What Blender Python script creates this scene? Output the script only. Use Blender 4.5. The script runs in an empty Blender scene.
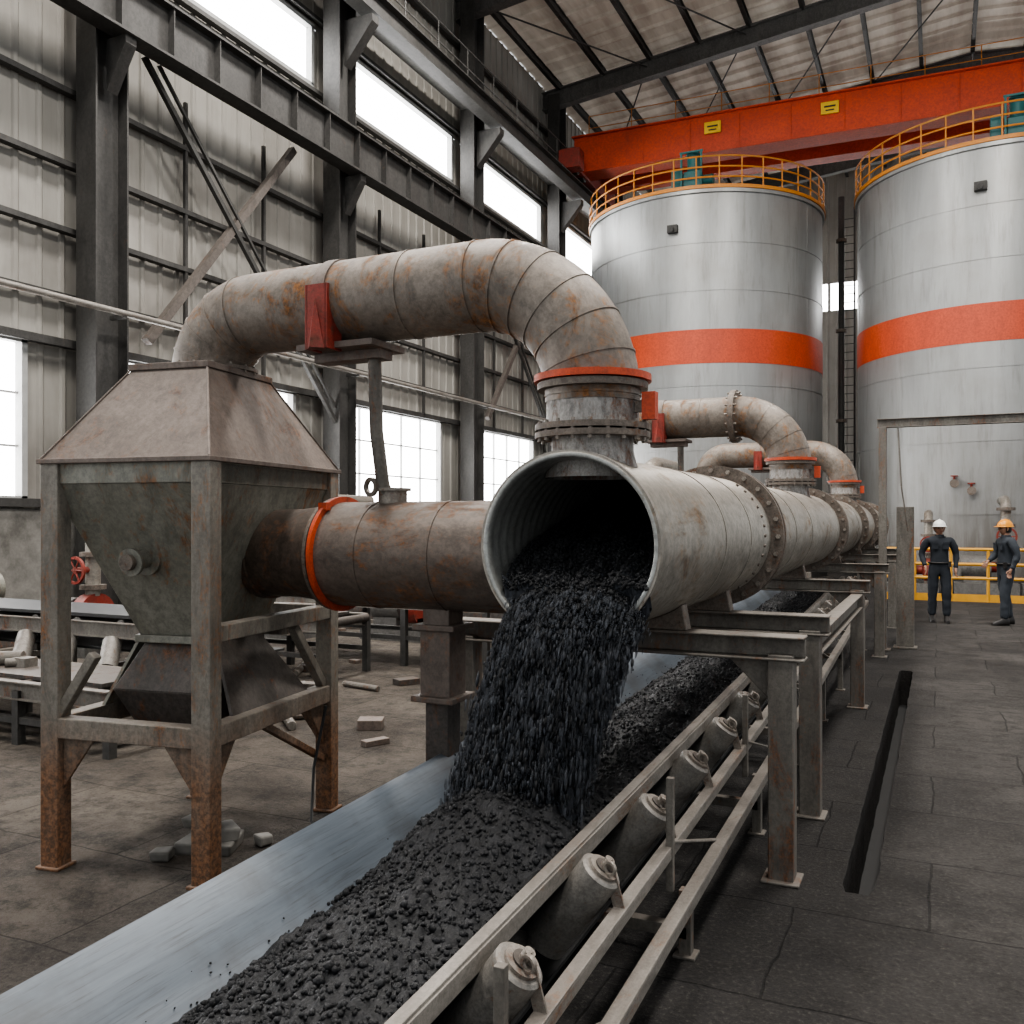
import bpy, math, random
import numpy as np
from mathutils import Vector, Matrix, noise
random.seed(7); rng=np.random.default_rng(7)
S=bpy.context.scene
S.view_settings.view_transform='AgX'
try: S.view_settings.look='AgX - Medium High Contrast'
except Exception: pass
S.view_settings.exposure=0.34
pi=math.pi
# ------------------------------------------------------------ materials
def newmat(name):
    m=bpy.data.materials.new(name); m.use_nodes=True
    nt=m.node_tree; return m,nt,nt.nodes['Principled BSDF']
def coord(nt,scale=(1,1,1)):
    tc=nt.nodes.new('ShaderNodeTexCoord'); mp=nt.nodes.new('ShaderNodeMapping')
    nt.links.new(tc.outputs['Object'],mp.inputs[0]); mp.inputs['Scale'].default_value=scale
    return mp.outputs[0]
def nz(nt,vec,scale,detail=5,rough=.6,dist=0):
    n=nt.nodes.new('ShaderNodeTexNoise'); n.inputs['Scale'].default_value=scale
    n.inputs['Detail'].default_value=min(detail,5); n.inputs['Roughness'].default_value=rough
    n.inputs['Distortion'].default_value=dist
    nt.links.new(vec,n.inputs['Vector']); return n.outputs[0]
def ramp(nt,fac,stops):
    r=nt.nodes.new('ShaderNodeValToRGB'); e=r.color_ramp.elements
    while len(e)<len(stops): e.new(.5)
    for i,(p,c) in enumerate(stops):
        e[i].position=p; e[i].color=(c,c,c,1) if not hasattr(c,'__len__') else (*c,1)
    nt.links.new(fac,r.inputs[0]); return r.outputs[0]
def mix(nt,fac,a,b,mode='MIX'):
    m=nt.nodes.new('ShaderNodeMix'); m.data_type='RGBA'; m.blend_type=mode
    for i,v in ((0,fac),(6,a),(7,b)):
        if hasattr(v,'is_linked'): nt.links.new(v,m.inputs[i])
        elif i==0: m.inputs[0].default_value=v
        else: m.inputs[i].default_value=(*v,1)
    return m.outputs[2]
def mth(nt,op,a,b=0.0):
    m=nt.nodes.new('ShaderNodeMath'); m.operation=op
    for i,v in ((0,a),(1,b)):
        if hasattr(v,'is_linked'): nt.links.new(v,m.inputs[i])
        else: m.inputs[i].default_value=v
    return m.outputs[0]
def bump(nt,b,h,strength=.2,dist=.01):
    n=nt.nodes.new('ShaderNodeBump'); n.inputs['Strength'].default_value=strength
    n.inputs['Distance'].default_value=dist
    nt.links.new(h,n.inputs['Height']); nt.links.new(n.outputs[0],b.inputs['Normal'])
def maprange(nt,x,a,b,c,d):
    mr=nt.nodes.new('ShaderNodeMapRange'); nt.links.new(x,mr.inputs[0])
    for i,v in enumerate((a,b,c,d)): mr.inputs[i+1].default_value=v
    return mr.outputs[0]
RUST=(.13,.055,.025)
def weath(name,c1,c2,rust=RUST,amt=.35,sc=2.5,streak=(1,1,.35),rough=.6,metal=.2,bmp=.25,zr=None,rsc=None,grime=.55,dust=.45):
    """paint/steel c1-c2, black soot mottling, settled dust on upward faces, patchy brown rust with small orange cores"""
    m,nt,b=newmat(name); v=coord(nt,streak); v0=coord(nt)
    n1=nz(nt,v,sc,5,.72,.4); c=mix(nt,ramp(nt,n1,[(.34,0),(.64,1)]),c1,c2)
    n3=nz(nt,v0,sc*12,5,.78); n4=nz(nt,v,sc*3.3,5,.78,.5)
    c=mix(nt,ramp(nt,n3,[(.38,.55),(.58,0)]),c,tuple(x*.4 for x in c1))
    c=mix(nt,ramp(nt,n4,[(.50,0),(.68,grime)]),c,tuple(x*.28 for x in c1))
    n2=nz(nt,v,(rsc or sc*2.1)+.37,5,.8,.5)
    comb=mth(nt,'ADD',mth(nt,'MULTIPLY',n2,.50),mth(nt,'ADD',mth(nt,'MULTIPLY',n3,.20),mth(nt,'MULTIPLY',n1,.30)))
    rf=ramp(nt,comb,[(max(0,.60-amt*.26),0),(min(1,.68-amt*.22),1)])
    if zr:
        sp=nt.nodes.new('ShaderNodeSeparateXYZ'); nt.links.new(v0,sp.inputs[0])
        g=maprange(nt,sp.outputs[2],zr[0],zr[1],.9,0)
        rf=mth(nt,'MAXIMUM',rf,mth(nt,'MULTIPLY',g,ramp(nt,n1,[(.3,.6),(.6,1)])))
    rc=mix(nt,ramp(nt,n3,[(.42,0),(.66,1)]),tuple(x*.5 for x in rust),tuple(min(1,x*1.9) for x in rust))
    c=mix(nt,mth(nt,'MULTIPLY',rf,.85),c,rc)
    if dust:
        ge=nt.nodes.new('ShaderNodeNewGeometry'); s2=nt.nodes.new('ShaderNodeSeparateXYZ'); nt.links.new(ge.outputs['Normal'],s2.inputs[0])
        up=maprange(nt,s2.outputs[2],.25,1,0,dust)
        c=mix(nt,mth(nt,'MULTIPLY',up,ramp(nt,n4,[(.3,.5),(.6,1)])),c,(.17,.145,.125))
    nt.links.new(c,b.inputs['Base Color'])
    nt.links.new(ramp(nt,mth(nt,'ADD',rf,mth(nt,'MULTIPLY',n4,.3)),[(0,rough-.05),(1,.9)]),b.inputs['Roughness'])
    b.inputs['Metallic'].default_value=metal
    if bmp: bump(nt,b,n3,bmp,.006)
    return m
def plain(name,c,rough=.5,metal=0,var=.25,sc=6,bmp=.1,emit=0):
    m,nt,b=newmat(name); v=coord(nt); n=nz(nt,v,sc,4)
    cc=mix(nt,n,tuple(x*(1-var) for x in c),tuple(min(1,x*(1+var)) for x in c))
    nt.links.new(cc,b.inputs['Base Color']); b.inputs['Roughness'].default_value=rough; b.inputs['Metallic'].default_value=metal
    if emit:
        b.inputs['Emission Color'].default_value=(*c,1); b.inputs['Emission Strength'].default_value=emit
    if bmp: bump(nt,b,n,bmp,.004)
    return m
m_pipe=weath('rusty_pipe_steel',(.255,.22,.185),(.175,.145,.12),(.20,.085,.025),.36,2.4,(1,1,.6),.5,.3)
m_pipe_dk=weath('dark_rusty_pipe',(.085,.065,.05),(.135,.10,.08),(.14,.06,.025),.36,2.7,(1,1,.5),.5,.35)
m_cross=weath('brown_pipe_steel',(.20,.165,.14),(.135,.105,.085),(.17,.07,.025),.40,2.6,(.5,1,1),.46,.35)
m_main=weath('grey_main_pipe_steel',(.37,.345,.305),(.265,.24,.205),(.16,.105,.065),.26,1.9,(1,.4,1),.42,.4,grime=.4)
m_inner=weath('bare_inner_steel',(.45,.46,.44),(.33,.33,.31),(.16,.13,.10),.15,3,(1,1,1),.38,.5,grime=.3,dust=0)
m_collar=weath('flaking_collar_steel',(.50,.48,.45),(.22,.20,.185),RUST,.40,6,(1,1,.5),.6,.2,grime=1.0,dust=.2)
m_flange=weath('flange_steel',(.15,.125,.105),(.23,.195,.165),RUST,.30,5,(1,1,1),.6,.4)
m_orange=weath('orange_ring_paint',(.60,.08,.02),(.43,.058,.018),(.09,.045,.03),.30,6,(1,1,1),.5,0,grime=.4,dust=.15)
m_redpaint=weath('red_paint',(.30,.035,.02),(.20,.03,.018),(.08,.045,.03),.3,6,(1,1,1),.55,0,dust=.2)
m_hop=weath('hopper_grey_steel',(.29,.285,.245),(.20,.195,.16),(.19,.08,.03),.28,2.6,(1,1,.4),.46,.25)
m_hoptop=weath('hopper_dusty_brown',(.215,.175,.15),(.145,.115,.097),(.15,.08,.05),.28,2.6,(1,1,.7),.6,.2)
m_leg=weath('frame_painted_steel',(.26,.24,.205),(.17,.15,.125),(.19,.078,.028),.28,3.4,(1,1,.3),.6,.15,zr=(.45,.80))
m_dark=weath('dark_chute_steel',(.065,.058,.052),(.11,.095,.085),RUST,.25,3,(1,1,.4),.6,.3)
m_frame=weath('support_frame_steel',(.21,.195,.17),(.135,.12,.105),(.15,.065,.03),.28,3.4,(1,1,.3),.6,.2)
m_rail=weath('conveyor_rail_steel',(.31,.29,.26),(.20,.18,.16),(.16,.085,.045),.22,5,(1,.3,1),.5,.25)
m_roller=weath('idler_roller_steel',(.31,.295,.27),(.21,.195,.175),(.14,.085,.05),.2,7,(1,1,1),.5,.3)
m_rollend=weath('idler_end_steel',(.36,.325,.28),(.24,.21,.185),RUST,.3,10,(1,1,1),.45,.4)
m_struct=weath('building_dark_steel',(.070,.067,.063),(.045,.043,.040),(.08,.05,.035),.1,1.5,(1,1,.4),.6,.1,.05,dust=.2)
m_struct_lt=weath('building_grey_steel',(.17,.165,.155),(.115,.11,.105),(.12,.09,.07),.1,1.5,(1,1,.4),.6,.1,.05,dust=.2)
m_brace=weath('brace_brown_steel',(.15,.13,.115),(.10,.085,.075),(.12,.07,.05),.2,1.5,(1,1,.4),.6,.1,.05,dust=.2)
m_yellow=plain('yellow_rail_paint',(.55,.28,.03),.5)
m_yelor=plain('orange_yellow_rail_paint',(.52,.20,.03),.5)
m_teal=plain('teal_motor_paint',(.02,.12,.12),.5)
m_crane=weath('crane_orange_paint',(.58,.068,.018),(.47,.052,.015),(.15,.05,.03),.05,1.2,(1,1,1),.5,0,grime=.25,dust=0)
m_sign=plain('yellow_sign',(.7,.45,.03),.5)
m_black=plain('black_rubber',(.02,.02,.02),.6)
m_glass=plain('bright_frosted_glass',(1,1,1),.4,0,0,1,0,emit=9.0)
m_wframe=plain('window_frame_paint',(.35,.35,.34),.5)
# belt
m_belt,nt,b=newmat('blue_grey_rubber_belt'); v=coord(nt,(14,.25,14)); n=nz(nt,v,3,5,.7)
v2=coord(nt); n2=nz(nt,v2,3,5); n6=nz(nt,coord(nt,(40,1,40)),3,5,.7)
c=mix(nt,n,(.065,.08,.10),(.155,.18,.205)); c=mix(nt,ramp(nt,n2,[(.48,0),(.70,.6)]),c,(.055,.055,.056))
c=mix(nt,ramp(nt,n6,[(.52,0),(.7,.6)]),c,(.045,.045,.048))
nt.links.new(c,b.inputs['Base Color']); b.inputs['Roughness'].default_value=.5; bump(nt,b,n,.1,.003)
# coal
m_coal,nt,b=newmat('wet_black_coal'); v=coord(nt); n=nz(nt,v,70,5,.75); n2=nz(nt,v,25,4)
c=mix(nt,ramp(nt,n2,[(.35,0),(.7,1)]),(.004,.0043,.005),(.016,.0165,.019)); nt.links.new(c,b.inputs['Base Color'])
nt.links.new(ramp(nt,n,[(.3,.32),(.7,.7)]),b.inputs['Roughness']); b.inputs['Specular IOR Level'].default_value=.38; bump(nt,b,n,.7,.010)
def fallmat(name,hi,alpha):
    m,nt,b=newmat(name); v=coord(nt,(1,1,.12)); n=nz(nt,v,40,5,.7)
    c=mix(nt,ramp(nt,n,[(.38,0),(.68,1)]),(.007,.008,.010),hi); nt.links.new(c,b.inputs['Base Color'])
    b.inputs['Roughness'].default_value=.6; b.inputs['Specular IOR Level'].default_value=.35; b.inputs['Alpha'].default_value=alpha
    bump(nt,b,n,.5,.010); return m
m_coalfall=fallmat('falling_coal',(.05,.055,.066),1.0)
m_coalblur=fallmat('airborne_coal_dust',(.11,.12,.14),.40)
# tank
m_tank,nt,b=newmat('silver_tank_paint'); v=coord(nt,(1,1,.12)); n=nz(nt,v,1.3,5,.7,.4); v0=coord(nt); n2=nz(nt,v0,.6,5); n5=nz(nt,v,5,5,.7)
c=mix(nt,ramp(nt,n,[(.3,0),(.7,1)]),(.25,.255,.25),(.35,.355,.35)); c=mix(nt,ramp(nt,n2,[(.48,0),(.75,.5)]),c,(.22,.21,.19))
c=mix(nt,ramp(nt,n5,[(.53,0),(.72,.5)]),c,(.16,.15,.14))
sp=nt.nodes.new('ShaderNodeSeparateXYZ'); nt.links.new(v0,sp.inputs[0])
c=mix(nt,mth(nt,'MULTIPLY',maprange(nt,sp.outputs[2],.3,5,.9,0),ramp(nt,n5,[(.3,.3),(.6,1)])),c,(.14,.125,.11))
nt.links.new(c,b.inputs['Base Color']); b.inputs['Roughness'].default_value=.42; b.inputs['Metallic'].default_value=.45
m_band=weath('orange_band_paint',(.55,.078,.025),(.46,.062,.02),(.30,.13,.09),.0,1.5,(1,1,.3),.5,0,grime=.2,dust=0)
# walls
m_wall,nt,b=newmat('beige_sheet_cladding'); v=coord(nt,(1,1,.10)); n=nz(nt,v,1.2,5,.75,.3)
c=mix(nt,ramp(nt,n,[(.3,0),(.7,1)]),(.23,.218,.195),(.34,.325,.295)); v0=coord(nt); n2=nz(nt,v0,.5,5)
c=mix(nt,ramp(nt,n2,[(.48,0),(.72,.6)]),c,(.15,.135,.12)); nt.links.new(c,b.inputs['Base Color']); b.inputs['Roughness'].default_value=.7
m_roof,nt,b=newmat('glowing_roof_sheet'); v=coord(nt,(.65,.10,1)); n=nz(nt,v,2.2,4)
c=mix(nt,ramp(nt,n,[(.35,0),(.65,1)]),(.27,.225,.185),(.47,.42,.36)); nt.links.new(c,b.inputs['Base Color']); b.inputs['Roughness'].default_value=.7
nt.links.new(c,b.inputs['Emission Color']); b.inputs['Emission Strength'].default_value=.18  # faint glow added to all the sheeting so the dark roof looks lit
m_conc,nt,b=newmat('stained_concrete'); v=coord(nt); n=nz(nt,v,1.5,5,.75); n2=nz(nt,v,20,5)
c=mix(nt,ramp(nt,n,[(.35,0),(.65,1)]),(.10,.095,.085),(.25,.24,.22)); nt.links.new(c,b.inputs['Base Color']); b.inputs['Roughness'].default_value=.85; bump(nt,b,n2,.2,.01)
# floor
m_floor,nt,b=newmat('sooty_slab_floor'); v0=coord(nt)
wn_node=nt.nodes.new('ShaderNodeTexNoise'); wn_node.inputs['Scale'].default_value=2.3; wn_node.inputs['Detail'].default_value=5; nt.links.new(v0,wn_node.inputs['Vector'])
wv=nt.nodes.new('ShaderNodeVectorMath'); wv.operation='SCALE'; wv.inputs['Scale'].default_value=.08; nt.links.new(wn_node.outputs['Color'],wv.inputs[0])
cmb=nt.nodes.new('ShaderNodeVectorMath'); cmb.operation='ADD'
nt.links.new(v0,cmb.inputs[0]); nt.links.new(wv.outputs[0],cmb.inputs[1])
br=nt.nodes.new('ShaderNodeTexBrick'); nt.links.new(cmb.outputs[0],br.inputs['Vector'])
br.inputs['Scale'].default_value=1.0; br.inputs['Brick Width'].default_value=1.1; br.inputs['Row Height'].default_value=.85
br.inputs['Mortar Size'].default_value=.007; br.inputs['Mortar Smooth'].default_value=.6
br.inputs['Color1'].default_value=(1,1,1,1); br.inputs['Color2'].default_value=(.75,.75,.75,1); br.inputs['Mortar'].default_value=(.3,.3,.3,1)
n1=nz(nt,v0,.9,5,.75,.4); n2=nz(nt,v0,5,5,.8); n3=nz(nt,v0,45,5,.8); n7=nz(nt,v0,150,3,.8)
sp=nt.nodes.new('ShaderNodeSeparateXYZ'); nt.links.new(v0,sp.inputs[0])
fx=maprange(nt,mth(nt,'ADD',sp.outputs[0],mth(nt,'MULTIPLY',n1,1.2)),-3.0,-1.0,0,1)
dust=mix(nt,ramp(nt,n1,[(.38,0),(.62,1)]),(.062,.051,.042),(.135,.115,.095))
grey=mix(nt,ramp(nt,n1,[(.38,0),(.62,1)]),(.036,.033,.031),(.076,.070,.065))
c=mix(nt,fx,dust,grey)
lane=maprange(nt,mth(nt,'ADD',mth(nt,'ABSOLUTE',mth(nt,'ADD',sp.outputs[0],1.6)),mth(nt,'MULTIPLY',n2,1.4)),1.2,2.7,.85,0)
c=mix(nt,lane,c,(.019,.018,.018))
c=mix(nt,ramp(nt,n2,[(.46,0),(.62,.7)]),c,(.027,.025,.023))
c=mix(nt,ramp(nt,n3,[(.52,0),(.68,.5)]),c,(.14,.128,.115))
c=mix(nt,ramp(nt,n3,[(.32,.8),(.44,0)]),c,(.014,.013,.013))
c=mix(nt,ramp(nt,n7,[(.30,.8),(.42,0)]),c,(.014,.013,.013))
c=mix(nt,ramp(nt,n2,[(.4,1),(.6,.45)]),c,mix(nt,1.0,c,br.outputs['Color'],'MULTIPLY'))
nt.links.new(c,b.inputs['Base Color']); nt.links.new(ramp(nt,n2,[(.3,.8),(.7,.95)]),b.inputs['Roughness']); b.inputs['Specular IOR Level'].default_value=.25
hh=mth(nt,'ADD',mth(nt,'MULTIPLY',br.outputs['Fac'],-1.0),mth(nt,'ADD',mth(nt,'MULTIPLY',n3,1.0),mth(nt,'MULTIPLY',n2,1.2))); bump(nt,b,hh,.7,.025)
# ------------------------------------------------------------ mesh builder
def frame(d):
    d=Vector(d).normalized(); up=Vector((0,0,1)) if abs(d.z)<.95 else Vector((0,1,0))
    a=d.cross(up).normalized(); c=a.cross(d).normalized(); return d,a,c
class MB:
    def __init__(s,mats,T=None): s.v=[];s.f=[];s.m=[];s.mats=mats;s.T=T
    def add(s,vs,fs,mat=0):
        o=len(s.v); mi=s.mats.index(mat) if not isinstance(mat,int) else mat
        s.v+=[tuple((s.T@Vector(p)) if s.T else p) for p in vs]
        s.f+=[tuple(i+o for i in f) for f in fs]; s.m+=[mi]*len(fs)
    def box(s,c,d,mat=0,R=None):
        c=Vector(c); vs=[]
        for x in(-.5,.5):
            for y in(-.5,.5):
                for z in(-.5,.5):
                    p=Vector((x*d[0],y*d[1],z*d[2])); vs.append(c+(R@p if R else p))
        s.add(vs,[(0,1,3,2),(4,6,7,5),(0,4,5,1),(2,3,7,6),(0,2,6,4),(1,5,7,3)],mat)
    def frus(s,z0,a0,b0,z1,a1,b1,mat=0,c=(0,0)):
        vs=[(c[0]+sx*a,c[1]+sy*bb,z) for z,a,bb in((z0,a0,b0),(z1,a1,b1)) for sx,sy in((-1,-1),(1,-1),(1,1),(-1,1))]
        s.add(vs,[(3,2,1,0),(4,5,6,7)]+[(i,(i+1)%4,(i+1)%4+4,i+4) for i in range(4)],mat)
    def beam(s,p0,p1,w,h,mat=0):
        p0=Vector(p0);p1=Vector(p1);d,a,c=frame(p1-p0); vs=[]
        for p in(p0,p1):
            for sa,sc in((-1,-1),(1,-1),(1,1),(-1,1)): vs.append(p+a*sa*w/2+c*sc*h/2)
        s.add(vs,[(0,1,2,3),(7,6,5,4)]+[(i,i+4,(i+1)%4+4,(i+1)%4) for i in range(4)],mat)
    def ibeam(s,p0,p1,w,h,t,mat=0):
        p0=Vector(p0);p1=Vector(p1);d,a,c=frame(p1-p0)
        for o in(-1,1): s.beam(p0+c*o*(h-t)/2,p1+c*o*(h-t)/2,w,t,mat)
        s.beam(p0,p1,t,h-2*t,mat)
    def angle(s,p0,p1,w,t,mat=0,sx=1,sz=-1):
        p0=Vector(p0);p1=Vector(p1);d,a,c=frame(p1-p0)
        s.beam(p0,p1,w,t,mat); s.beam(p0+a*sx*(w-t)/2+c*sz*(w/2),p1+a*sx*(w-t)/2+c*sz*(w/2),t,w-t,mat)
    def tube(s,pts,r,n=32,mat=0,caps=True):
        pts=[Vector(p) for p in pts]; k=len(pts)
        if not hasattr(r,'__len__'): r=[r]*k
        ts=[(pts[min(i+1,k-1)]-pts[max(i-1,0)]).normalized() for i in range(k)]
        _,a,_=frame(ts[0]); vs=[]
        for i in range(k):
            a=(a-ts[i]*a.dot(ts[i])).normalized(); c=ts[i].cross(a)
            for j in range(n):
                q=2*pi*j/n; vs.append(pts[i]+(a*math.cos(q)+c*math.sin(q))*r[i])
        fs=[(i*n+j,i*n+(j+1)%n,(i+1)*n+(j+1)%n,(i+1)*n+j) for i in range(k-1) for j in range(n)]
        if caps: fs+=[tuple(range(n))[::-1],tuple((k-1)*n+j for j in range(n))]
        s.add(vs,fs,mat)
    def cyl(s,p0,p1,r0,r1=None,n=32,mat=0,caps=True):
        s.tube([p0,p1],[r0,r0 if r1 is None else r1],n,mat,caps)
    def ring(s,c,ax,ri,ro,t,n=48,mat=0):
        c=Vector(c);d,a,b2=frame(ax); vs=[]
        for rr,o in((ri,-t/2),(ro,-t/2),(ro,t/2),(ri,t/2)):
            for j in range(n):
                q=2*pi*j/n; vs.append(c+d*o+(a*math.cos(q)+b2*math.sin(q))*rr)
        fs=[(k*n+j,k*n+(j+1)%n,((k+1)%4)*n+(j+1)%n,((k+1)%4)*n+j) for k in range(4) for j in range(n)]
        s.add(vs,fs,mat)
    def bolts(s,c,ax,rc,k,r,h,mat=0,ph=0):
        c=Vector(c);d,a,b2=frame(ax)
        for j in range(k):
            q=2*pi*(j+ph)/k; p=c+(a*math.cos(q)+b2*math.sin(q))*rc
            s.cyl(p-d*h/2,p+d*h/2,r,n=6,mat=mat)
    def build(s,name,parent=None,smooth=35,bev=0,loc=None):
        me=bpy.data.meshes.new(name); me.from_pydata(s.v,[],s.f)
        for m in s.mats: me.materials.append(m)
        me.polygons.foreach_set('material_index',s.m); me.update()
        if smooth:
            me.shade_smooth(); me.set_sharp_from_angle(angle=math.radians(smooth))
        o=bpy.data.objects.new(name,me); S.collection.objects.link(o)
        if parent: o.parent=parent
        if bev:
            q=o.modifiers.new('Bevel','BEVEL'); q.width=bev; q.segments=2; q.limit_method='ANGLE'; q.angle_limit=math.radians(50)
        return o
def empty(name,loc=(0,0,0)):
    e=bpy.data.objects.new(name,None); e.empty_display_size=.2; S.collection.objects.link(e); e.location=loc; return e
def dup(e,name,off):
    n=empty(name); n.location=e.location+Vector(off)
    for c in list(e.children):
        d=c.copy(); S.collection.objects.link(d); d.parent=n
    return n
def fb(x,y,z,o=4):
    s=0;a=1
    for k in range(o): s+=a*noise.noise(Vector((x,y,z))*(2**k)); a*=.55
    return s
# ------------------------------------------------------------ building shell
WX=-12; Y0,Y1=-5,42; XR=14
COLS=[-2.3,3.7,9.7,15.7,21.7,27.7,33.7,39.7]
f=MB([m_floor,m_black])
def rect(x0,x1,y0,y1): f.add([(x0,y0,0),(x1,y0,0),(x1,y1,0),(x0,y1,0)],[(0,1,2,3)],0)
tx0,tx1,ty0,ty1=-.42,-.275,4.5,11.4
rect(WX,tx0-.2,Y0,Y1); rect(tx1+.2,XR,Y0,Y1); rect(tx0-.2,tx1+.2,Y0,ty0); rect(tx0-.2,tx1+.2,ty1,Y1)
NTR=150; L_=[];R_=[]
for i in range(NTR+1):
    y=ty0+(ty1-ty0)*i/NTR; ee=min(1,min(i,NTR-i)/2)
    w_=(tx1-tx0)/2*(.7+.3*ee); cx=(tx0+tx1)/2
    L_.append((cx-w_-.007*fb(0,y*3,1,4),y)); R_.append((cx+w_+.009*fb(5,y*3,1,4),y))
for i in range(NTR):
    (a0,y0),(a1,y1)=L_[i],L_[i+1]; (b0,_),(b1,_)=R_[i],R_[i+1]
    f.add([(tx0-.2,y0,0),(a0,y0,0),(a1,y1,0),(tx0-.2,y1,0)],[(0,1,2,3)],0)
    f.add([(b0,y0,0),(tx1+.2,y0,0),(tx1+.2,y1,0),(b1,y1,0)],[(0,1,2,3)],0)
    f.add([(a0,y0,0),(a1,y1,0),(a1,y1,-.4),(a0,y0,-.4),(b0,y0,0),(b1,y1,0),(b1,y1,-.4),(b0,y0,-.4)],[(0,1,2,3),(4,7,6,5)],0)
    f.add([(a0,y0,-.4),(b0,y0,-.4),(b1,y1,-.4),(a1,y1,-.4)],[(0,1,2,3)],1)
for k,(y,) in enumerate(((ty0,),(ty1,))):
    a,b_=(L_[0][0],R_[0][0]) if k==0 else (L_[-1][0],R_[-1][0]); f.add([(a,y,0),(b_,y,0),(b_,y,-.4),(a,y,-.4)],[(0,1,2,3)],0)
    if k==0: f.add([(tx0-.2,y,0),(a,y,0),(tx0-.2,y,.0001)],[(0,1,2)],0)
f.build('floor',smooth=0)
def corr_y(mb,x,y0,y1,z0,z1,mat,pitch=.38,dep=.03):
    vs=[];k=0; y=y0
    while y<y1-1e-6:
        for dy,dx in((0,0),(.20,0),(.22,dep),(.27,dep)):
            yy=min(y+dy*pitch/.3,y1); vs+=[(x+dx,yy,z0),(x+dx,yy,z1)]; k+=1
        y+=pitch
    vs+=[(x,y1,z0),(x,y1,z1)]; k+=1
    mb.add(vs,[(2*i,2*i+2,2*i+3,2*i+1) for i in range(k-1)],mat)
def corr_x(mb,y,x0,x1,z0,z1,mat,pitch=.38,dep=.03):
    t=MB(mb.mats); corr_y(t,0,x0,x1,z0,z1,mat,pitch,dep)
    mb.add([(p[1],y-p[0],p[2]) for p in t.v],t.f,mat)
ZW0,ZW1,ZC0,ZC1,ZE=2.05,4.35,10.9,12.15,15.9
WA,WB_,CA,CB=.55,5.0,.4,5.6
w=MB([m_wall,m_conc])
w.box((WX,(Y0+Y1)/2,.95),(.24,Y1-Y0,1.9),1)
for z0,z1 in((ZW1,ZC0),(ZC1,ZE+.3)): corr_y(w,WX,Y0,Y1,z0,z1,0)
corr_y(w,WX,Y0,Y1,1.9,ZW0,0)
for a,b_,z0,z1 in((WA,WB_,ZW0,ZW1),(CA,CB,ZC0,ZC1)):
    edges=[Y0]
    for c in COLS:
        if c+CB<Y1: edges+=[c+a,c+b_]
    edges.append(Y1)
    for i in range(0,len(edges)-1,2): corr_y(w,WX,max(Y0,edges[i]),edges[i+1],z0,z1,0)
w.build('wall_left',smooth=0)
wi=1
for c in COLS:
    for (a,b_,z0,z1,nv,nh) in((WA,WB_,ZW0,ZW1,4,2),(CA,CB,ZC0,ZC1,0,0)):
        if c+CB>=Y1: continue
        q=MB([m_glass,m_wframe])
        q.box((WX-.06,c+(a+b_)/2,(z0+z1)/2),(.02,b_-a,z1-z0),0)
        for z in(z0,z1): q.box((WX,c+(a+b_)/2,z),(.2,b_-a+.1,.09),1)
        for y in(a,b_): q.box((WX,c+y,(z0+z1)/2),(.2,.09,z1-z0),1)
        for k in range(nv): q.box((WX-.02,c+a+(b_-a)*(k+1)/(nv+1),(z0+z1)/2),(.06,.032,z1-z0),1)
        for k in range(nh): q.box((WX-.02,c+(a+b_)/2,z0+(z1-z0)*(k+1)/(nh+1)),(.06,b_-a,.032),1)
        q.build(f'window_{wi}',smooth=0); wi+=1
w=MB([m_wall,m_conc])
w.box(((WX+XR)/2,Y1,.95),(XR-WX,.24,1.9),1)
corr_x(w,Y1,WX,XR,1.9,11,0); corr_x(w,Y1,WX,XR,12.2,18,0)
w.build('wall_end',smooth=0)
q=MB([m_glass,m_wframe]); q.box(((WX+XR)/2,Y1+.05,11.6),(XR-WX,.02,1.2),0)
for k in range(12): q.box((WX+1+k*2.2,Y1,11.6),(.12,.15,1.2),1)
q.build(f'window_{wi}',smooth=0)
def zr(x): return ZE+(x-WX)*.10 if x<1 else ZE+13*.10-(x-1)*.10
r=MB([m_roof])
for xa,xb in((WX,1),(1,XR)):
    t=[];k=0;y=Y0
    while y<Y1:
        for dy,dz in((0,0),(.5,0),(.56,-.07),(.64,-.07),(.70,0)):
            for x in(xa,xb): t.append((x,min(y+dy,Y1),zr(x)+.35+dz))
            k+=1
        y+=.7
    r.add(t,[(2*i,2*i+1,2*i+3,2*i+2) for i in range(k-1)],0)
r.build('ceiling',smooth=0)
st=empty('roof_steelwork')
r=MB([m_struct])
for x in [WX+.6+1.55*i for i in range(17)]: r.ibeam((x,Y0,zr(x)+.18),(x,Y1,zr(x)+.18),.12,.24,.02,0)
r.build('purlins',st,0)
r=MB([m_struct_lt])
for c in COLS:
    for xa,xb in((WX,1),(1,XR)): r.ibeam((xa,c,zr(xa)-.2),(xb,c,zr(xb)-.2),.3,.6,.04,0)
r.build('rafters',st,0)
r=MB([m_struct])
for i,c in enumerate(COLS[:-1]):
    for k in range(4):
        xa=WX+.5+k*3.1; xb=xa+3.1
        if i%2: xa,xb=xb,xa
        r.cyl((xa,c,zr(xa)-.1),(xb,COLS[i+1],zr(xb)-.1),.025,n=6)
r.build('roof_bracing',st,0)
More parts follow.
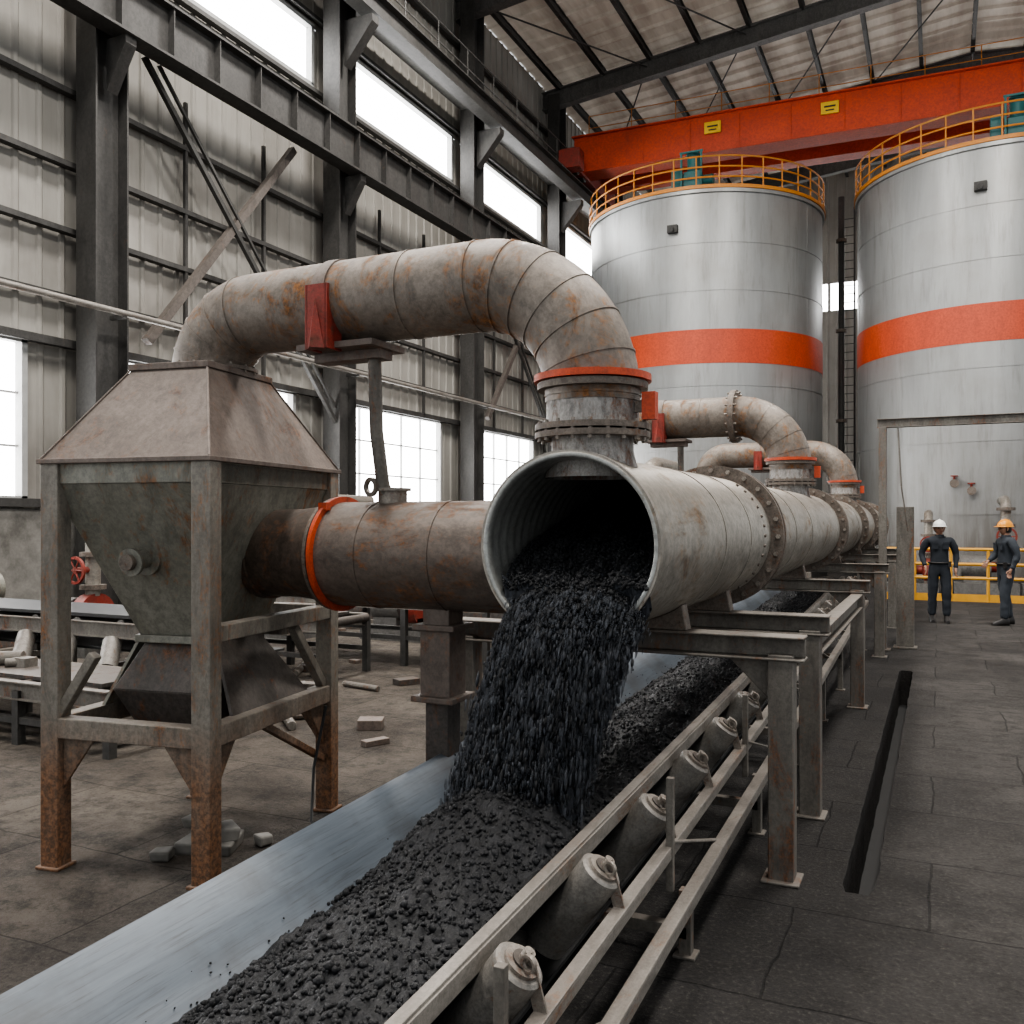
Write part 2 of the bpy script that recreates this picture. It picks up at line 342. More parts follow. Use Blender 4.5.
for i,c in enumerate(COLS):
    q=MB([m_struct])
    q.ibeam((WX+.5,c,0),(WX+.5,c,ZE-.1),.42,.6,.03,0) 
    q.box((WX+.5,c,.03),(.7,.5,.06),0)
    q.add([(WX+.7,c-.12,11.3),(WX+.7,c+.12,11.3),(WX+1.4,c-.12,12.1),(WX+1.4,c+.12,12.1),(WX+.7,c-.12,12.25),(WX+.7,c+.12,12.25),(WX+1.4,c-.12,12.25),(WX+1.4,c+.12,12.25)],
      [(0,2,3,1),(4,5,7,6),(0,4,6,2),(1,3,7,5),(2,6,7,3),(0,1,5,4)],0)
    q.add([(WX+.7,c-.1,8.2),(WX+.7,c+.1,8.2),(WX+1.1,c-.1,8.85),(WX+1.1,c+.1,8.85),(WX+.7,c-.1,8.97),(WX+.7,c+.1,8.97),(WX+1.1,c-.1,8.97),(WX+1.1,c+.1,8.97)],
      [(0,2,3,1),(4,5,7,6),(0,4,6,2),(1,3,7,5),(2,6,7,3),(0,1,5,4)],0)
    q.build('steel_column' if i==0 else f'steel_column.{i:03d}',None,0)
q=MB([m_struct]); zs=[5.1,6.1,7.1,8.2,10.75,12.3,13.5,14.7]
for z in zs: q.beam((WX+.13,Y0,z),(WX+.13,Y1,z),.14,.08,0)
for z in (ZW0-.05,ZW1+.05): q.beam((WX+.12,Y0,z),(WX+.12,Y1,z),.14,.12,0)
for c in COLS[:-1]:
    for o in(2,4): q.beam((WX+.16,c+o,ZW1),(WX+.16,c+o,9.0),.06,.06,0)
q.build('wall_girts',None,0)
q=MB([m_struct_lt,m_struct]); q.ibeam((WX+1.0,Y0,9.4),(WX+1.0,Y1-.3,9.4),.35,.85,.04,1)
for k in range(46): q.box((WX+1.0,Y0+.5+k,9.4),(.3,.02,.78),1)
q.build('eave_girder',None,0)
q=MB([m_struct,m_brace])
for c in COLS[1:-1:1]:
    if c in(9.7,21.7,33.7):
        q.beam((WX+.55,c+.8,4.6),(WX+.55,c+4.4,9.0),.13,.13,1)
        q.beam((WX+.6,c+.7,9.1),(WX+.6,c+5.7,3.8),.08,.08,0)
        q.beam((WX+.6,c+1.0,9.1),(WX+.6,c+5.9,3.9),.05,.05,0)
q.build('wall_cross_bracing',None,0)
q=MB([m_rail,m_struct]); q.cyl((WX+.95,Y0,4.85),(WX+.95,41,4.85),.05,n=12)
for c in COLS: q.box((WX+.83,c,4.8),(.3,.06,.06),1)
q.build('wall_service_pipe',None,40)
cr=empty('crane_runway')
q=MB([m_struct,m_struct_lt]); q.ibeam((WX+1.25,Y0,12.55),(WX+1.25,Y1-.3,12.55),.35,.5,.04,0)
q.box((WX+.75,(Y0+Y1)/2-.2,12.86),(.9,Y1-Y0-.6,.05),1); q.box((WX+1.25,(Y0+Y1)/2,12.88),(.08,Y1-Y0-.6,.1),0)
q.build('runway_beam',cr,0)
q=MB([m_struct_lt])
for z in(13.4,13.9): q.cyl((WX+1.0,Y0,z),(WX+1.0,Y1-.4,z),.02,n=6)
for k in range(31): q.cyl((WX+1.0,Y0+k*1.5,12.88),(WX+1.0,Y0+k*1.5,13.9),.018,n=6)
q.build('runway_handrail',cr,0)
TC=Matrix.Translation((-10.75,27.8,-.15))@Matrix.Rotation(math.radians(2.5),4,'Z')@Matrix.Translation((10.75,-27.6,0))
cn=empty('overhead_bridge_crane')
q=MB([m_crane,m_sign,m_black,m_redpaint],TC)
q.box((1.2,27.6,13.80),(24.0,.7,1.1),0); q.box((1.2,27.6,14.37),(24.1,.95,.05),0); q.box((1.2,27.6,13.22),(24.1,.85,.05),0)
q.box((1.2,29.9,13.9),(24.0,.6,.9),0)
for k in range(16): q.box((-10+k*1.5,27.24,13.8),(.03,.02,1.05),0)
for x in(-6.3,-2.9): q.box((x,27.2,13.95),(.5,.06,.35),1); q.box((x,27.16,13.98),(.32,.02,.05),2); q.box((x,27.16,13.87),(.24,.02,.04),2)
q.build('bridge_girders',cn,0,.02)
q=MB([m_redpaint,m_black,m_crane],TC); q.box((-10.75,28.7,13.45),(.55,4.4,.65),0)
for y in(26.9,27.6,29.9,30.6): q.cyl((-10.95,y,13.25),(-10.55,y,13.25),.22,n=20,mat=1)
q.box((-10.6,26.4,13.3),(.7,.5,.6),0)
q.build('end_carriage',cn,35,.02)
q=MB([m_yelor],TC)
for z in(14.9,15.3): q.cyl((-10.5,27.9,z),(12.8,27.9,z),.014,n=6)
for k in range(17): q.cyl((-10.5+k*1.45,27.9,14.3),(-10.5+k*1.45,27.9,15.3),.014,n=6)
q.build('bridge_handrail',cn,0)
# ------------------------------------------------------------ tanks
def tank(name,x,y,R=3.74,H=11.45):
    e=empty(name); 
    q=MB([m_tank,m_band,m_struct]); 
    q.cyl((x,y,0),(x,y,H),R,n=128,mat=0); q.tube([(x,y,H),(x,y,H+.5)],[R,.4],96,0)
    q.cyl((x,y,6.35),(x,y,7.35),R+.012,n=128,mat=1,caps=False)
    for z in(1.9,3.8,5.7,8.5,9.9): q.ring((x,y,z),(0,0,1),R-.01,R+.016,.03,128,0)
    q.ring((x,y,H-.05),(0,0,1),R-.02,R+.07,.10,128,0)
    q.ring((x,y,.1),(0,0,1),R-.02,R+.15,.2,96,2)
    for k,(z0,z1) in enumerate(((0,1.9),(1.9,3.8),(3.8,5.7),(7.4,8.5),(8.5,9.9),(9.9,11.3))):
        for j in range(5):
            a=2*pi*(j+.5*(k%2)+.2)/5; q.box((x+math.cos(a)*(R+.001),y+math.sin(a)*(R+.001),(z0+z1)/2),(.015,.02,z1-z0-.04),0,Matrix.Rotation(a,3,'Z'))
    q.build('shell',e,30)
    q=MB([m_yelor])
    for z in(.34,.64,.95):
        q.tube([(x+math.cos(a)*(R+.05),y+math.sin(a)*(R+.05),H+z) for a in [2*pi*k/72 for k in range(73)]],.026,6,0)
    q.ring((x,y,H+.06),(0,0,1),R-.02,R+.10,.10,96,0)
    for k in range(36):
        a=2*pi*k/36; p=(x+math.cos(a)*(R+.05),y+math.sin(a)*(R+.05)); q.cyl((*p,H),(*p,H+.95),.022,n=6)
    q.build('top_guard_rail',e,35)
    q=MB([m_teal,m_struct,m_yelor])
    mx,my=x+.4,y-3.0
    q.box((mx,my,H+.45),(.5,.5,.6),0); q.cyl((mx,my,H+.75),(mx,my,H+1.25),.19,n=20,mat=0); q.cyl((mx,my,H+1.25),(mx,my,H+1.33),.22,n=20,mat=0)
    q.box((mx-.5,my,H+.45),(.28,.4,.8),0); q.cyl((mx+.3,my,H+.5),(mx+.6,my,H+.5),.16,n=16,mat=0)
    for dx in(-.3,.3): q.box((mx+dx,my-.3,H+.7),(.06,.06,1.2),0)
    q.box((mx,my-.3,H+1.3),(.7,.06,.06),0)
    q.box((mx,my,H+.12),(1.6,.9,.1),1)
    q.build('top_drive_motor',e,35,.01)
    a=math.atan2(-y,-x)-.24+(.16 if x>0 else 0)
    q=MB([m_struct]); px,py=x+math.cos(a)*R,y+math.sin(a)*R
    q.box((px,py,H-1.1),(.3,.3,.22),0,Matrix.Rotation(a,3,'Z')); q.cyl((px,py,H-1.1),(px+math.cos(a)*.25,py+math.sin(a)*.25,H-1.15),.07,n=12)
    q.build('level_sensor_box',e,35)
    return e
tank('storage_tank',-7.1,29.9); tank('storage_tank.001',1.45,29.9)
q=MB([m_struct,m_rail])
for dx in(-.2,.2): q.cyl((-2.95+dx,34.5,0),(-2.95+dx,34.5,13),.035,n=8)
for k in range(42): q.cyl((-3.15,34.5,.3+k*.3),(-2.75,34.5,.3+k*.3),.015,n=6)
q.build('access_ladder',None,35)
q=MB([m_struct,m_flange]); q.cyl((-2.95,31.8,0),(-2.95,31.8,12.5),.10,n=16)
for z in(2,5,8,11): q.cyl((-2.95,31.8,z),(-2.95,31.8,z+.1),.17,n=16,mat=1)
q.build('vertical_riser_pipe',None,35)
# ------------------------------------------------------------ main pipeline
PX,PZ,PR=-1.42,1.64,.40
MY=3.53
mp=empty('main_discharge_pipe')
n=96; q=MB([m_main,m_inner]); vs=[]
def ringv(y,r): return [(PX+r*math.cos(2*pi*j/n),y,PZ+r*math.sin(2*pi*j/n)) for j in range(n)]
prof=[(PR,20.5,0),(PR,MY+.004,0),(PR-.004,MY,0),(PR-.018,MY,1),(PR-.022,MY+.004,1)]
y=MY+.03
while y<7.0:
    prof.append((PR-.022-.006*(.5+.5*math.sin((y-MY)*80)),y,1)); y+=.0185
prof.append((PR-.022,20.5,1))
for rr,y,mm in prof: vs+=ringv(y,rr)
q.v=vs
for k in range(len(prof)-1):
    for j in range(n):
        q.f.append((k*n+j,(k+1)*n+j,(k+1)*n+(j+1)%n,k*n+(j+1)%n)); q.m.append(prof[k+1][2])
q.build('pipe_shell',mp,50)
q=MB([m_main,m_flange])
for y in(4.8,5.5,7.4,8.4,11.0,13.5): q.ring((PX,y,PZ),(0,1,0),PR-.005,PR+.005,.016,96,0)
q.ring((PX,MY+.02,PZ),(0,1,0),PR-.002,PR+.008,.035,96,0)
for k in range(14):
    a=-1.1+k*.16; q.cyl((PX+math.cos(a)*(PR-.002),5.95,PZ+math.sin(a)*(PR-.002)),(PX+math.cos(a)*(PR+.012),5.95,PZ+math.sin(a)*(PR+.012)),.010,n=8,mat=1)
q.build('weld_beads',mp,35)
q=MB([m_flange,m_rollend])
for y in(6.25,10.9,14.2,17.0,20.0):
    for o in(-.045,.045): q.ring((PX,y+o,PZ),(0,1,0),PR-.005,PR+.085,.04,96,0)
    q.bolts((PX,y,PZ),(0,1,0),PR+.05,24,.016,.17,1)
q.cyl((PX,20.48,PZ),(PX,20.5,PZ),PR+.06,n=64)
q.build('bolted_flanges',mp,35)
def supframe(name,y,left=True):
    q=MB([m_frame,m_flange])
    q.box((-.69,y,.55),(.12,.12,1.10),0); q.box((-.69,y,.008),(.18,.18,.016),0)
    if left: q.box((-2.42,y,.55),(.12,.12,1.10),0); q.box((-2.42,y,.008),(.18,.18,.016),0)
    q.ibeam((-2.52,y,1.13),(-.58,y,1.13),.14,.12,.014,0)
    q.add([(-.75,y-.01,1.07),(-.95,y-.01,1.07),(-.75,y-.01,.87),(-.75,y+.01,1.07),(-.95,y+.01,1.07),(-.75,y+.01,.87)],[(0,1,2),(5,4,3),(0,3,4,1),(1,4,5,2),(2,5,3,0)],0)
    vs=[];k=13
    for yy in(y-.05,y+.05):
        for j in range(k):
            a=-pi/2+(j-6)*.11; vs.append((PX+math.cos(a)*(PR+.002),yy,PZ+math.sin(a)*(PR+.002)))
        for j in range(k):
            a=-pi/2+(j-6)*.11; vs.append((PX+math.cos(a)*PR*1.1,yy,1.19))
    fs=[]
    for j in range(k-1):
        fs+=[(j,j+1,k+j+1,k+j),(2*k+j,3*k+j,3*k+j+1,2*k+j+1),(j,2*k+j,2*k+j+1,j+1),(k+j,k+j+1,3*k+j+1,3*k+j)]
    fs+=[(0,k,3*k,2*k),(k-1,3*k-1,4*k-1,2*k-1)]
    q.add(vs,fs,1)
    return q.build(name,None,30,.006)
sy=[4.52,5.58,8.98,12.4,15.8,19.2]
for i,y in enumerate(sy): supframe('pipe_support_frame' if i==0 else f'pipe_support_frame.{i:03d}',y)
q=MB([m_frame]); q.ibeam((-.69,5.66,1.0),(-.69,8.9,1.0),.1,.13,.012,0); q.build('pipe_support_stringer',None,0,.004)
# cross pipe, saddle-cut against the main pipe
cp=empty('hopper_feed_pipe'); CY,CZ,CR=3.95,1.57,.275
q=MB([m_cross,m_pipe_dk,m_flange,m_rollend,m_orange])
n=64; vs=[]
for x in(None,-1.9,-2.2,-2.5,-2.86):
    for j in range(n):
        a=2*pi*j/n; z=CZ+CR*math.sin(a); xx=x if x is not None else PX-math.sqrt(max(0,(PR-.008)**2-(z-PZ)**2))
        vs.append((min(xx,-1.45) if x is None else xx,CY+CR*math.cos(a),z))
q.add(vs,[(i*n+j,i*n+(j+1)%n,(i+1)*n+(j+1)%n,(i+1)*n+j) for i in range(4) for j in range(n)],0)
q.tube([(-2.86,CY,CZ),(-2.98,CY,CZ),(-3.12,CY,CZ),(-3.62,CY,CZ)],[CR-.005,CR-.02,CR-.035,CR-.035],64,1)
for x in(-2.2,-2.62): q.ring((x,CY,CZ),(1,0,0),CR-.005,CR+.004,.014,64,0)
q.ring((-3.36,CY,CZ),(1,0,0),CR-.04,CR-.02,.05,64,1)
q.ring((-2.87,CY,CZ),(1,0,0),CR-.01,CR+.030,.022,64,4)
q.ring((-2.902,CY,CZ),(1,0,0),CR-.01,CR+.024,.02,64,2)
q.box((-2.87,CY-CR*.6,CZ+CR*.8+.03),(.05,.04,.04),4)
q.build('pipe_body',cp,35)
q=MB([m_hoptop,m_frame,m_dark])
q.box((-2.26,CY,1.215),(.24,.22,.03),0); q.box((-2.26,CY,1.26),(.15,.15,.12),0); q.box((-2.26,CY,1.04),(.17,.17,.34),0)
q.box((-2.26,CY,.86),(.24,.24,.03),0); q.box((-2.26,CY,.43),(.13,.13,.86),2); q.box((-2.26,CY,.012),(.3,.3,.024),2)
q.build('pipe_pedestal',cp,0,.006)
# overhead duct
oh=empty('overhead_elbow_pipe'); R=.215; OY=3.84; XA,XB=-3.69,PX; OZ=2.87
def elbow(c,r,a0,a1,k): return [(c[0]+math.cos(a0+(a1-a0)*i/k)*r,OY,c[1]+math.sin(a0+(a1-a0)*i/k)*r) for i in range(k+1)]
e1=elbow((XA+.34,OZ-.34),.34,pi,pi/2,18); e2=elbow((XB-.56,OZ-.56),.56,pi/2,0,24)
path=[(XA,OY,2.50)]+e1+[(XA+.34+(XB-XA-.9)*k/4,OY,OZ) for k in range(1,4)]+e2+[(XB,OY,2.28)]
q=MB([m_pipe,m_hoptop]); q.tube(path,R,64,0,False)
q.build('duct_body',oh,60)
q=MB([m_pipe])
def wring(p,t): q.ring(p,t,R-.006,R+.0045,.010,56,0)
for i in range(0,19,4):
    a=pi+(pi/2-pi)*i/18; wring(e1[i],(math.sin(a),0,-math.cos(a)))
for i in range(0,25,4):
    a=pi/2-pi/2*i/24; wring(e2[i],(math.sin(a),0,-math.cos(a)))
wring((-2.35,OY,OZ),(1,0,0))
q.build('weld_beads',oh,40)
q=MB([m_flange,m_orange,m_collar,m_rollend,m_main])
q.ring((XB,OY,2.385),(0,0,1),R-.005,R+.05,.03,64,1); q.ring((XB,OY,2.35),(0,0,1),R-.005,R+.035,.03,64,0)
q.cyl((XB,OY,2.35),(XB,OY,2.17),R-.005,n=64,mat=2,caps=False)
q.ring((XB,OY,2.165),(0,0,1),R-.01,R+.045,.026,64,0); q.ring((XB,OY,2.13),(0,0,1),R-.01,R+.045,.026,64,0)
q.bolts((XB,OY,2.147),(0,0,1),R+.027,20,.010,.09,3)
q.tube([(XB,OY,2.13),(XB,OY,2.06),(XB,OY,1.94)],[R-.03,R-.03,R+.0],64,2,False)
q.box((XB+.275,OY-.02,2.25),(.06,.05,.12),1); q.box((XB+.235,OY-.02,2.25),(.05,.03,.05),0)
q.ring((XA,OY,2.585),(0,0,1),R-.005,R+.04,.02,56,0); q.bolts((XA,OY,2.585),(0,0,1),R+.027,16,.009,.045,3)
q.build('flanges_and_collar',oh,35)
q=MB([m_redpaint,m_hoptop,m_frame,m_rollend])
q.box((-2.79,3.625,2.76),(.12,.03,.32),0); q.box((-2.85,3.67,2.76),(.015,.12,.32),0); q.box((-2.73,3.67,2.76),(.015,.12,.32),0)
q.add([(-2.84,3.61,2.60),(-2.74,3.61,2.60),(-2.79,3.60,2.86),(-2.79,3.56,2.60)],[(0,1,2),(0,3,1),(1,3,2),(3,0,2)],0)
q.box((-2.73,OY-.02,2.625),(.46,.30,.03),1); q.box((-2.73,OY,2.59),(.40,.12,.05),1)
q.ring((-2.79,OY,OZ),(1,0,0),R-.003,R+.008,.07,56,1)
q.tube([(-2.60,OY,2.60),(-2.60,OY+.02,2.2),(-2.58,OY+.05,1.93),(-2.56,CY,1.80)],.035,16,2)
q.cyl((-2.56,CY,1.82),(-2.56,CY,1.90),.075,n=20,mat=3); q.cyl((-2.56,CY,1.90),(-2.56,CY,1.915),.095,n=20,mat=3)
q.ring((-2.64,CY-.08,1.92),(.3,1,0),.03,.05,.02,20,3)
q.build('pipe_bracket_and_prop',oh,35)
o2=dup(oh,'overhead_elbow_pipe.001',(0,6,0)); o3=dup(oh,'overhead_elbow_pipe.002',(0,12,0))
q=MB([m_flange,m_rollend])
q.ring((-2.0,OY,OZ),(1,0,0),R-.01,R+.07,.06,56,0); q.bolts((-2.0,OY,OZ),(1,0,0),R+.045,16,.012,.12,1)
fo=q.build('mid_flange',o2,35)
# ------------------------------------------------------------ hopper
hp=empty('feed_hopper'); T=Matrix.Translation((-3.69,3.78,0))@Matrix.Rotation(math.radians(9),4,'Z')
q=MB([m_hoptop,m_hop,m_dark,m_leg,m_rollend],T)
q.frus(2.05,.49,.65,2.54,.235,.30,0); q.frus(2.54,.245,.31,2.575,.245,.31,0)
q.frus(2.03,.505,.665,2.055,.505,.665,0)
q.frus(1.93,.47,.63,2.035,.47,.63,1); q.frus(1.14,.21,.26,1.93,.46,.62,1)
q.frus(1.10,.23,.28,1.14,.23,.28,1)
for sx in(-1,1):
    for sy_ in(-1,1): q.beam((sx*.49,sy_*.65,2.055),(sx*.235,sy_*.30,2.545),.014,.008,0)
q.build('hopper_body',hp,0,.006)
q=MB([m_dark],T)
q.frus(.86,.30,.36,1.10,.19,.24,0); q.frus(.62,.20,.26,.86,.30,.36,0); q.box((0,0,.60),(.5,.62,.04),0)
q.build('discharge_chute',hp,0,.006)
q=MB([m_leg],T)
for sx in(-.44,.44):
    for sy_ in(-.60,.60):
        q.box((sx,sy_,1.02),(.105,.095,2.04),0); q.box((sx,sy_,.008),(.14,.13,.016),0)
        for (gx,gy) in((-math.copysign(1,sx),0),(0,-math.copysign(1,sy_))):
            a=Vector((sx,sy_,.66))+Vector((gx,gy,0))*.05; b2=a+Vector((gx,gy,0))*.19; c2=a+Vector((0,0,-.26))
            nn=Vector((gy,gx,0))*.008; q.add([a-nn,b2-nn,c2-nn,a+nn,b2+nn,c2+nn],[(0,1,2),(5,4,3),(0,3,4,1),(1,4,5,2),(2,5,3,0)],0)
for z,h in((.71,.10),(1.20,.08)):
    for sx in(-.44,.44): 
        if z<1 or sx>0: q.box((sx,0,z),(.09,1.12,h),0)
    for sy_ in(-.60,.60):
        if z<1 or sy_>0: q.box((0,sy_,z),(.80,.09,h),0)
q.box((0,-.60,1.98),(.8,.03,.1),0); q.box((.455,0,1.98),(.03,1.12,.1),0)
q.beam((-.42,-.60,.76),(-.20,-.60,1.08),.05,.05,0); q.beam((.44,.55,.75),(.44,.2,1.15),.05,.05,0)
q.beam((.44,.55,.32),(.44,-.1,.66),.04,.04,0)
q.box((0,.0,.70),(.8,.08,.08),0)
q.build('support_frame',hp,0,.005)
q=MB([m_dark,m_hop],T)
q.add([(-.42,-.30,.76),(-.42,.35,.76),(-.24,.2,1.14),(-.24,-.22,1.14),(-.40,-.30,.76),(-.40,.35,.76),(-.22,.2,1.14),(-.22,-.22,1.14)],[(0,3,2,1),(4,5,6,7),(0,1,5,4),(1,2,6,5),(2,3,7,6),(3,0,4,7)],1)
q.add([(.42,-.35,.76),(.42,.40,.76),(.22,.2,1.12),(.22,-.2,1.12),(.40,-.35,.76),(.40,.40,.76),(.20,.2,1.12),(.20,-.2,1.12)],[(0,1,2,3),(7,6,5,4),(0,4,5,1),(1,5,6,2),(2,6,7,3),(3,7,4,0)],0)
q.build('chute_wings',hp,0)
q=MB([m_flange,m_hop,m_rollend],T)
q.cyl((-.02,-.40,1.56),(-.02,-.57,1.54),.045,n=24,mat=1); q.cyl((-.02,-.55,1.542),(-.02,-.57,1.54),.07,n=32,mat=1); q.cyl((-.02,-.57,1.54),(-.02,-.60,1.54),.04,n=20,mat=0)
q.cyl((-.02,-.43,1.555),(-.02,-.455,1.553),.085,n=28,mat=1)
q.build('inspection_nozzle',hp,35)
q=MB([m_black]); q.tube([(-3.25,4.3,.66),(-3.30,4.25,.3),(-3.2,4.1,.05),(-2.95,3.95,.02),(-2.9,4.2,.02),(-2.7,4.6,.02)],.009,8,0); q.build('power_cable',hp,60)
dup(hp,'feed_hopper.001',(0,6,0)); dup(hp,'feed_hopper.002',(0,12,0))
# ------------------------------------------------------------ conveyor
def zc(y): return .5+.04*(y-1.9)
cv=empty('belt_conveyor'); YA,YB=-2.0,13.2
def sweepY(prof,mat,name,ya=YA,yb=YB,closed=True):
    q=MB([mat]); vs=[]; k=len(prof); N=60
    for i in range(N+1):
        y=ya+(yb-ya)*i/N
        for x,z in prof: vs.append((x,y,zc(y)+z))
    fs=[(i*k+j,i*k+(j+1)%k,(i+1)*k+(j+1)%k,(i+1)*k+j) for i in range(N) for j in range(k)]
    fs+=[tuple(range(k))[::-1],tuple(N*k+j for j in range(k))]
    q.add(vs,fs,0); return q.build(name,cv,35)
top=[(-2.24,.01),(-2.20,.0),(-2.08,-.125),(-1.98,-.215),(-1.9,-.25),(-1.7,-.27),(-1.5,-.265),(-1.42,-.24),(-1.33,-.14),(-1.24,-.01),(-1.215,.01)]
bot=[(x+(.012 if x>-1.7 else -.012)*(1 if abs(x+1.7)>.25 else 0),z-.02) for x,z in top[::-1]]
sweepY(top+bot,m_belt,'trough_belt')
sweepY([(-2.1,-.42),(-1.25,-.42),(-1.25,-.435),(-2.1,-.435)],m_black,'return_belt')
q=MB([m_rail,m_frame,m_hoptop])
def cb(x,z,w,h,ya,yb,mat=0): q.beam((x,ya,zc(ya)+z),(x,yb,zc(yb)+z),w,h,mat)
cb(-1.207,.012,.042,.018,YA,YB,0); cb(-1.185,-.02,.010,.06,YA,YB,0)
q.angle((-1.0,YA,zc(YA)-.14),(-1.0,YB,zc(YB)-.14),.05,.007,0,1,-1)
q.angle((-.90,YA,zc(YA)-.30),(-.90,YB,zc(YB)-.30),.055,.007,0,1,-1)
cb(-2.30,-.2,.05,.10,YA,YB,1); cb(-2.30,-.42,.05,.08,YA,YB,1)
q.build('side_rails',cv,0,.003)
q=MB([m_rail,m_frame])
y=YA+.89
while y<YB:
    z=zc(y)
    q.box((-.985,y,(z+.14-.32+z)/2),(.03,.03,.46),1)
    q.box((-.92,y,(z-.30)/2),(.05,.05,z-.30),1); q.box((-.92,y,.006),(.09,.09,.012),1)
    q.box((-2.32,y,z/2-.05),(.06,.06,z-.1),1); q.box((-2.32,y,.006),(.1,.1,.012),1)
    q.box((-1.62,y,z-.47),(1.42,.05,.05),1)
    q.beam((-.985,y,z-.12),(-.92,y+.62,z-.3),.025,.010,0)
    y+=1.56
q.build('stands',cv,0,.003)
q=MB([m_roller,m_rollend,m_dark])
y=-1.1
while y<YB:
    z=zc(y); a=Vector((-1.065,y,z-.015)); b2=Vector((-1.285,y,z-.315)); d=(a-b2).normalized()
    q.tube([b2,b2+d*.008,a-d*.008,a],[.068,.078,.078,.068],32,0)
    q.cyl(a,a+d*.012,.056,n=24,mat=1); q.cyl(a+d*.012,a+d*.018,.035,n=20,mat=2); q.cyl(a,a+d*.05,.018,n=14,mat=1)
    p=a+d*.03; q.beam(p+Vector((.0,0,.01)),Vector((-1.0,y,z-.15)),.04,.008,1)
    q.ring(p+Vector((.02,-.03,-.005)),(.3,1,0),.018,.026,.012,16,1)
    q.cyl((-1.9,y,z-.345),(-1.34,y,z-.345),.05,n=16,mat=0)
    q.cyl((-2.27,y,z-.07),(-2.0,y,z-.30),.05,n=16,mat=0)
    y+=.68
q.build('idler_rollers',cv,35)
# ------------------------------------------------------------ coal
def coalz(x,y):
    s=max(0,min(1,(x+1.985)/.75))
    h=-.20+.17*s+.09*math.sin(pi*s)
    h+=.17*math.exp(-((y-3.1)/.42)**2)*math.sin(pi*s)**.7
    return zc(y)+h
q=MB([m_coal]); NX,NY=110,900; vs=[]
def crumb(x,y): return fb(x*8,y*5,1,3)*.028+abs(fb(x*26,y*22,5,3))*.026
for i in range(NY+1):
    t=i/NY; y=-1.9+15*t**1.35
    wob=.035*fb(0,y*4,3,3)
    for j in range(NX+1):
        x=-2.0+.775*j/NX; e=min(1,j/5,(NX-j)/4)
        vs.append((x+wob*(1-j/NX),y,coalz(x,y)+crumb(x,y)*e))
W=NX+1
q.add(vs,[(i*W+j,i*W+j+1,(i+1)*W+j+1,(i+1)*W+j) for i in range(NY) for j in range(NX)],0)
cp_=empty('coal_load'); q.build('coal_bed',cp_,75)
ph=(1+5**.5)/2
IV=np.array([(-1,ph,0),(1,ph,0),(-1,-ph,0),(1,-ph,0),(0,-1,ph),(0,1,ph),(0,-1,-ph),(0,1,-ph),(ph,0,-1),(ph,0,1),(-ph,0,-1),(-ph,0,1)])/1.9
IF=np.array([(0,11,5),(0,5,1),(0,1,7),(0,7,10),(0,10,11),(1,5,9),(5,11,4),(11,10,2),(10,7,6),(7,1,8),(3,9,4),(3,4,2),(3,2,6),(3,6,8),(3,8,9),(4,9,5),(2,4,11),(6,2,10),(8,6,7),(9,8,1)])
def chunks(name,pts,size,mat,parent,dirs=None,el=1.0,smooth=1):
    N=len(pts); pts=np.array(pts); size=np.array(size)
    V=np.repeat(IV[None],N,0)*(1+rng.normal(0,.10,(N,12,1)))
    sc=rng.uniform(.75,1.15,(N,1,3)); V=V*sc
    A=rng.normal(size=(N,3,3)); Q=np.linalg.qr(A)[0]
    V=np.einsum('nij,nkj->nki',Q,V)
    if dirs is not None:
        D=np.array(dirs); el=np.array(el).reshape(-1,1,1) if hasattr(el,'__len__') else el
        pr=np.einsum('nkj,nj->nk',V,D)[...,None]*D[:,None,:]; V=V+pr*(el-1)
    V=V*size[:,None,None]+pts[:,None,:]
    F=(IF[None]+12*np.arange(N)[:,None,None]).reshape(-1,3)
    me=bpy.data.meshes.new(name); me.from_pydata(V.reshape(-1,3).tolist(),[],F.tolist()); me.materials.append(mat)
    if smooth: me.shade_smooth()
    o=bpy.data.objects.new(name,me); S.collection.objects.link(o); o.parent=parent; return o
P=[];Z=[]
for k in range(23000):
    y=-.3+12.8*random.random()**1.9; x=-1.985+.755*random.random()
    Z.append(random.uniform(.004,.011)*(1.6 if random.random()<.10 else 1)); P.append((x,y,coalz(x,y)+crumb(x,y)*.9+Z[-1]*.35))
for k in range(160):
    y=.5+8*random.random(); u=abs(random.gauss(0,.03)); x=-1.99-u; P.append((x,y,zc(y)-.205+u*1.03+.003)); Z.append(random.uniform(.002,.005))
chunks('coal_lumps',P,Z,m_coal,cp_)
# stream
SP=[(5.6,2.0,-1.42,.05),(5.0,1.93,-1.42,.06),(4.5,1.80,-1.41,.06),(4.1,1.68,-1.40,.07),(3.8,1.60,-1.39,.08),(3.58,1.50,-1.39,.10),(3.44,1.39,-1.40,.12),(3.34,1.24,-1.42,.12),(3.27,1.05,-1.46,.12),(3.22,.88,-1.50,.12),(3.18,.72,-1.53,.10),(3.15,.55,-1.55,.08)]
def sp_(t):
    t=max(0,min(.9999,t))*(len(SP)-1); i=int(t); u=t-i; p0=SP[max(i-1,0)];p1=SP[i];p2=SP[i+1];p3=SP[min(i+2,len(SP)-1)]
    return [.5*((2*b)+(-a+c)*u+(2*a-5*b+4*c-d)*u*u+(-a+3*b-3*c+d)*u**3) for a,b,c,d in zip(p0,p1,p2,p3)]
def halfw(y,z):
    if y>MY: return math.sqrt(max(.0009,(PR-.03)**2-(z-PZ)**2))
    u=min(1,(MY-y)/.35); return .325*(1-u)+.270*u
